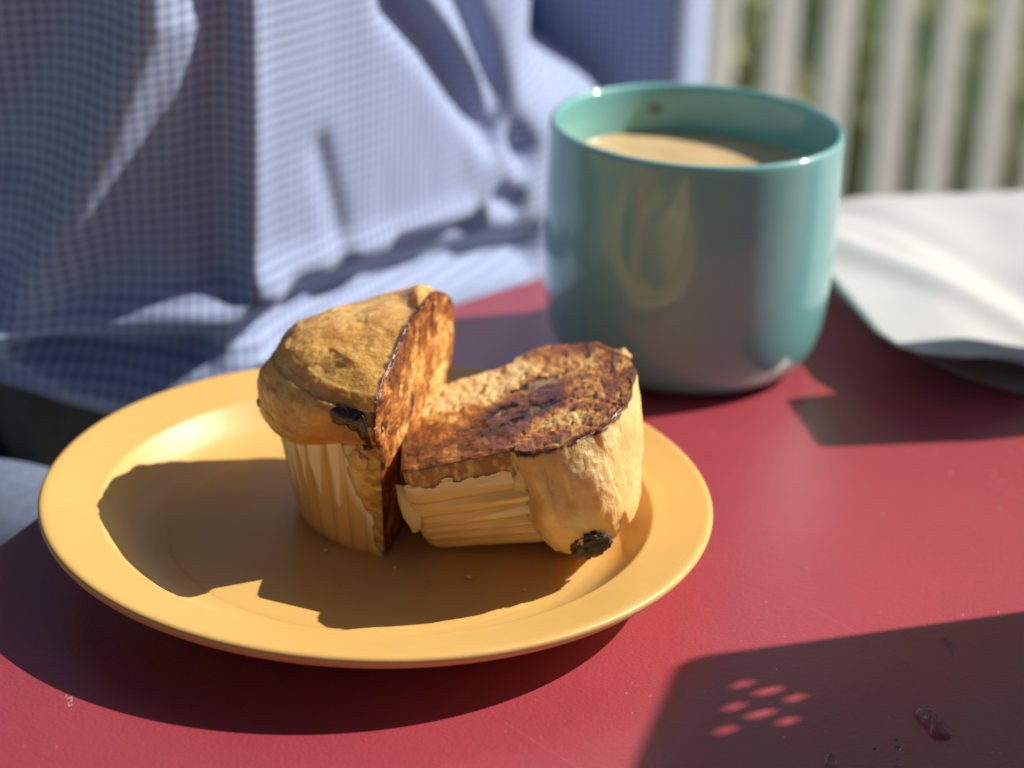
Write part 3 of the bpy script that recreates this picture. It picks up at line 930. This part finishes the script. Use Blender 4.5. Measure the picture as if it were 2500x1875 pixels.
def fold(poly, w, amp, skew=1.0):
    """ridge (amp > 0) or furrow along a line of (degrees, height) with half width w; skew narrows one flank"""
    pts = [(uof(a_), z_) for a_, z_ in poly]
    best = np.full(U2.shape, 1e9); sgn = np.zeros(U2.shape); tt = np.zeros(U2.shape)
    for k in range(len(pts) - 1):
        (u0, z0), (u1, z1) = pts[k], pts[k + 1]
        du, dz = u1 - u0, z1 - z0; L2 = du * du + dz * dz
        t = np.clip(((U2 - u0) * du + (Z2 - z0) * dz) / L2, 0, 1)
        d = np.hypot(U2 - u0 - t * du, Z2 - z0 - t * dz)
        m_ = d < best
        best = np.where(m_, d, best); sgn = np.where(m_, np.sign((U2 - u0) * dz - (Z2 - z0) * du), sgn)
    ww = np.where(sgn > 0, w, w * skew)
    return amp * np.exp(-(best / ww) ** 2)
D = 0 * U2
D += fold([(-90.2, .135), (-90.2, .1202), (-93.6, .0813), (-96.6, .0533), (-100.3, .0225), (-103, .008)], .012, .018, 1.0)
D += fold([(-84.1, .16), (-84.1, .1277), (-84.8, .0946), (-84.7, .0605), (-84.4, .0252)], .013, -.010)
D += fold([(-82.3, .16), (-82.0, .10), (-82.2, .025)], .007, .006)
D += fold([(-86.8, .1175), (-88.9, .077), (-91.9, .0453)], .006, .003)
D += fold([(-97.5, .1255), (-100.9, .0919), (-103.5, .0694)], .014, -.008)
D += fold([(-106, .000), (-104.3, .0020), (-96.2, .0080), (-87.3, .0115), (-80, .0135)], .0075, .013)
D += fold([(-101.5, -.0035), (-94.3, -.0042), (-86.9, -.0017)], .006, -.012)
D += fold([(-103.5, -.008), (-102.1, -.0126), (-98.5, -.0205), (-93.2, -.0233), (-87.4, -.0150), (-81.6, -.0085)], .0065, .012)
D += fold([(-81.5, .0067), (-74.1, .0026), (-63.2, -.0008), (-48.5, -.0065), (-30.6, -.0149)], .009, -.012)
D += fold([(-81.5, .0231), (-74.1, .0187), (-63.3, .0151), (-48.9, .0122)], .007, .005)
D += fold([(-62.5, .0113), (-54.0, .0085), (-44.3, .0055)], .005, -.008)
D += fold([(-66.5, .14), (-64.1, .1126), (-57.1, .0918), (-49.8, .0682), (-41.0, .0428)], .008, -.011)
D += fold([(-63.0, .14), (-60.0, .1126), (-53.5, .0918), (-46.0, .0682), (-38, .0428)], .008, .006)
D += fold([(-53, .13), (-49.4, .104), (-43.5, .0779), (-38.2, .0469), (-32.9, .0291)], .008, -.009)
D += fold([(-74.8, .0627), (-72.9, .0387), (-71.6, .0164)], .007, -.0035)
D += fold([(-39.2, .0129), (-34.8, .0076)], .006, -.006)
D += .0022 * fbm(np.stack([U2 * 22, Z2 * 9, 0 * U2], -1), 3, 77)
taper = 1 - .10 * sstep(.25, .56, Z2) - .15 * sstep(.40, .56, Z2)
mixz = sstep(.075, .03, Z2)
Rs = (Rbase(T2) * (1 - mixz) + Rlow(T2) * mixz) * taper + D * sstep(.56, .2, Z2)
V = np.stack([PC[0] + Rs * np.cos(T2), PC[1] + Rs * np.sin(T2), Z2], -1)
zmin = np.interp(np.degrees(tA), [-120, -106, -102.5, -98.5, -93, -60], [-.016, -.018, -.022, -.027, -.032, -.032])
V[..., 2] = np.where(Z2 < .02, .02 - (.02 - Z2) * ((.02 - zmin) / .051)[None, :], Z2)
uv = np.stack([U2, Z2], -1)
o = mesh_np('shirt', V.reshape(-1, 3), grid_faces(len(zA), len(tA), True), M_SHIRT, person, uv=uv.reshape(-1, 2))
m_ = o.modifiers.new('thickness', 'SOLIDIFY'); m_.thickness = .001; m_.offset = -1

def skin(name, joints, edges, mat, parent, sub=2):
    me = bpy.data.meshes.new(name)
    me.from_pydata([j[:3] for j in joints], edges, [])
    o = link(name, me, mat, parent)
    md = o.modifiers.new('skin', 'SKIN'); md.use_smooth_shade = True
    for i, j in enumerate(joints):
        rr_ = j[3] if isinstance(j[3], tuple) else (j[3], j[3])
        me.skin_vertices[0].data[i].radius = rr_
    me.skin_vertices[0].data[0].use_root = True
    o.modifiers.new('subdivision', 'SUBSURF').levels = sub
    o.modifiers[-1].render_levels = sub
    return o
# one continuous body: pelvis, spine, neck, head, both arms, seen only at the far arm below the sleeve
J = [(-.14, .42, -.20, .13), (-.13, .41, .05, .12), (-.12, .41, .30, .13), (-.11, .41, .50, .10), (-.10, .405, .585, .05), (-.095, .39, .65, .065), (-.085, .38, .74, .075), (-.085, .385, .80, .05),
     (.055, .46, .47, .055), (.104, .435, .22, .026), (.114, .465, -.03, .022), (.02, .32, -.14, .026), (-.02, .26, -.15, .022),
     (-.30, .34, .47, .055), (-.42, .26, .22, .036), (-.43, .20, .0, .030), (-.32, .14, -.13, .024), (-.28, .13, -.15, .022)]
E_ = [(0, 1), (1, 2), (2, 3), (3, 4), (4, 5), (5, 6), (6, 7), (3, 8), (8, 9), (9, 10), (10, 11), (11, 12), (3, 13), (13, 14), (14, 15), (15, 16), (16, 17)]
skin('body', J, E_, M_SKIN, person)
skin('hair', [(-.11, .42, .76, .06), (-.095, .40, .815, .075), (-.08, .37, .83, .055)], [(0, 1), (1, 2)], M_HAIR, person)
skin('trousers', [(-.14, .42, -.16, .155), (-.06, .42, -.20, .10), (.22, .20, -.22, .082), (.24, .16, -.45, .06), (.22, .20, -.73, .05),
                  (-.24, .31, -.17, .11), (-.06, .05, -.20, .085), (0, .02, -.45, .06), (-.02, .06, -.73, .05)],
     [(0, 1), (1, 2), (2, 3), (3, 4), (0, 5), (5, 6), (6, 7), (7, 8)], M_TROUSER, person)
# short sleeve of the far arm: an open tube hanging to the hem
def sleeve(pts, radii, parent, seed):
    pts = np.array(pts, float); n = 60; m = 48
    t = np.linspace(0, len(pts) - 1, n)
    c = np.stack([np.interp(t, np.arange(len(pts)), pts[:, k]) for k in range(3)], -1)
    r_ = np.interp(t, np.arange(len(pts)), radii)
    V = []; UVs = []
    for i in range(n):
        d = c[min(i + 1, n - 1)] - c[max(i - 1, 0)]; d /= np.linalg.norm(d)
        a1 = np.cross(d, [0, 1, 0]); a1 /= np.linalg.norm(a1); a2 = np.cross(d, a1)
        for k in range(m):
            an = 2 * math.pi * k / m
            q_ = an - rad(12)
            rr_ = r_[i] * .93 / (abs(math.cos(q_)) ** 5 + abs(math.sin(q_)) ** 5) ** .2 * (1 + .03 * math.sin(an * 3 + i * .05 + seed) + .03 * math.sin(an * 5 - i * .09))
            V.append(c[i] + rr_ * (math.cos(an) * a1 + math.sin(an) * a2)); UVs.append((an * .045, c[i][2]))
    o = mesh_np('shirt_sleeve', V, grid_faces(n, m, True), M_SHIRT, parent, uv=UVs)
    md = o.modifiers.new('thickness', 'SOLIDIFY'); md.thickness = .0012
sleeve([(.06, .45, .52), (.088, .43, .34), (.107, .435, .16), (.114, .462, .017)], [.075, .060, .046, .0455], person, 0)
sleeve([(-.29, .35, .52), (-.36, .31, .38), (-.40, .28, .25), (-.43, .25, .10)], [.075, .062, .052, .050], person, 2)
# rolled denim edge of the lap showing left of the plate
V = []; n_, m_s = 40, 20
for i in range(n_):
    t = i / (n_ - 1)
    c0 = np.array([-.26 + .15 * t, .120 - .030 * t, -.035 - .012 * t])
    for k in range(m_s):
        a_ = 2 * math.pi * k / m_s
        V.append(c0 + (.026 + .003 * math.sin(t * 9)) * np.array([.25 * math.cos(a_), math.cos(a_), .8 * math.sin(a_)]))
mesh_np('trouser_fold', V, grid_faces(n_, m_s, True), M_JEAN, person)

# bench the person sits on
bench = empty('patio_bench', (-.2, .45, GZ + .045))
tag(bench, 'plain bench under the person behind the table', 'bench')
bm = bmesh.new(); box_bm(bm, (-.42, .34, -.36), (.25, .66, -.32), .006); bm_obj('seat', bm, M_BARK, bench)
for (x, y) in ((-.39, .37), (.22, .37), (-.39, .63), (.22, .63)):
    bm = bmesh.new(); box_bm(bm, (x - .02, y - .02, GZ + .045), (x + .02, y + .02, -.36), .003); bm_obj('leg', bm, M_BARK, bench)

# ------------------------------------------------------------------ white railing and the garden behind
RX, RY, RA = .62, 1.95, rad(28)
rail = empty('railing', (RX, RY, GZ + .045))
tag(rail, 'white painted railing of upright slats behind the table on the right', 'railing')
MR = Matrix.Translation((RX, RY, 0)) @ Matrix.Rotation(RA, 4, 'Z')
bm = bmesh.new(); box_bm(bm, (-2.0, -.03, .16), (1.8, .03, .20), .006); bm.transform(MR); bm_obj('top_rail', bm, M_WHITE, rail)
bm = bmesh.new(); box_bm(bm, (-2.0, -.022, GZ + .10), (1.8, .022, GZ + .145), .006); bm.transform(MR); bm_obj('bottom_rail', bm, M_WHITE, rail)
bm = bmesh.new(); box_bm(bm, (-.0205, -.010, GZ + .145), (.0205, .010, .16), .004)
slat_me = bpy.data.meshes.new('slat'); bm.to_mesh(slat_me); bm.free(); slat_me.materials.append(M_WHITE)
rs_ = np.random.RandomState(5)
for k in range(-22, 21):
    o = bpy.data.objects.new('slat', slat_me); COL.objects.link(o); o.parent = rail
    p_ = MR @ Vector((.087 * k - .018, 0, 0))
    o.location = (p_.x - RX, p_.y - RY, -(GZ + .045)); o.rotation_euler = (0, rad(rs_.uniform(-.4, .4)), RA + rad(rs_.uniform(-2, 2)))

def bush(name, loc, size, n, leaf, mat, lab, seed, cat='bush', group=None):
    rng = np.random.RandomState(seed)
    root = empty(name, loc); tag(root, lab, cat, group)
    V = []; F = []
    cl = rng.normal(size=(26, 3)); cl /= np.linalg.norm(cl, axis=1, keepdims=True); cl *= rng.uniform(.35, .9, (26, 1))
    for i in range(n):
        c0 = cl[rng.randint(26)] + rng.normal(scale=.20, size=3)
        p_ = np.array(loc) + np.array([0, 0, size[2]]) + c0 * np.array(size)
        if p_[2] < GZ + .01: p_[2] = GZ + .01 + rng.rand() * .05
        a_ = rng.normal(size=3); a_ /= np.linalg.norm(a_); b_ = np.cross(a_, rng.normal(size=3)); b_ /= np.linalg.norm(b_)
        L_ = leaf * rng.uniform(.6, 1.3); k = len(V)
        V += [p_ - a_ * L_, p_ + b_ * L_ * .42 + .1 * L_, p_ + a_ * L_, p_ - b_ * L_ * .42 + .1 * L_]
        F.append((k, k + 1, k + 2, k + 3))
    mesh_np('foliage', V, F, mat, root, smooth=False)
    bm = bmesh.new()
    for j in range(6):
        a_ = rng.uniform(0, 6.28); rr_ = rng.uniform(.1, .5)
        top = Vector(loc) + Vector((math.cos(a_) * rr_ * size[0], math.sin(a_) * rr_ * size[1], size[2] * 1.1))
        base = Vector(loc) + Vector((math.cos(a_) * .03, math.sin(a_) * .03, -.02))
        d_ = top - base
        bmesh.ops.create_cone(bm, segments=7, radius1=.012, radius2=.005, depth=d_.length, matrix=Matrix.Translation((top + base) / 2) @ d_.to_track_quat('Z', 'Y').to_matrix().to_4x4())
    bm_obj('stems', bm, M_BARK, root)
bush('green_bush', (.55, 2.75, GZ), (.45, .35, .34), 2600, .035, M_LEAF, 'leafy green bush behind the left end of the visible railing', 1, group='bushes behind the railing')
bush('green_bush', (1.15, 2.95, GZ), (.42, .35, .36), 2600, .035, M_LEAF, 'leafy green bush behind the right end of the visible railing', 2, group='bushes behind the railing')
def tree(loc, h, rad_, n, lab, seed):  # unseen trees added to tone what the table top reflects
    rng = np.random.RandomState(seed); root = empty('reflection_tree', loc)
    tag(root, lab, 'tree', 'unseen trees added beyond the railing')
    V = []; F = []
    cl = rng.normal(size=(40, 3)); cl /= np.linalg.norm(cl, axis=1, keepdims=True); cl *= rng.uniform(.3, .95, (40, 1))
    for i in range(n):
        p_ = np.array(loc) + np.array([0, 0, h * .62]) + (cl[rng.randint(40)] + rng.normal(scale=.17, size=3)) * np.array([rad_, rad_, h * .40])
        a_ = rng.normal(size=3); a_ /= np.linalg.norm(a_); b_ = np.cross(a_, rng.normal(size=3)); b_ /= np.linalg.norm(b_)
        L_ = .11 * rng.uniform(.6, 1.3); k = len(V)
        V += [p_ - a_ * L_, p_ + b_ * L_ * .5, p_ + a_ * L_, p_ - b_ * L_ * .5]; F.append((k, k + 1, k + 2, k + 3))
    mesh_np('crown', V, F, M_LEAF, root, smooth=False)
    bm = bmesh.new()
    for j in range(7):
        d_ = Vector((rng.uniform(-.5, .5) * rad_, rng.uniform(-.5, .5) * rad_, h * rng.uniform(.5, .85))) if j else Vector((0, 0, h * .5))
        base = Vector(loc) + Vector((0, 0, h * .22 if j else -.05)); 
        d_ = Vector(loc) + d_ - base
        bmesh.ops.create_cone(bm, segments=9, radius1=.07 if j == 0 else .035, radius2=.03 if j == 0 else .01, depth=d_.length, matrix=Matrix.Translation(base + d_ / 2) @ d_.to_track_quat('Z', 'Y').to_matrix().to_4x4())
    bm_obj('trunk', bm, M_BARK, root)
tree((.3, 5.6, GZ), 3.6, 1.2, 3800, 'broad leafy tree added straight beyond the mug, unseen, for the table reflection', 11)
tree((2.7, 5.2, GZ), 3.9, 1.3, 3800, 'broad leafy tree added beyond the right end of the railing, unseen, for the table reflection', 12)
bush('lime_shrub', (1.0, 2.85, GZ), (.10, .10, .27), 700, .024, M_LEAF_Y, 'bright yellow green shrub behind the slats at the top right corner', 3, 'shrub')
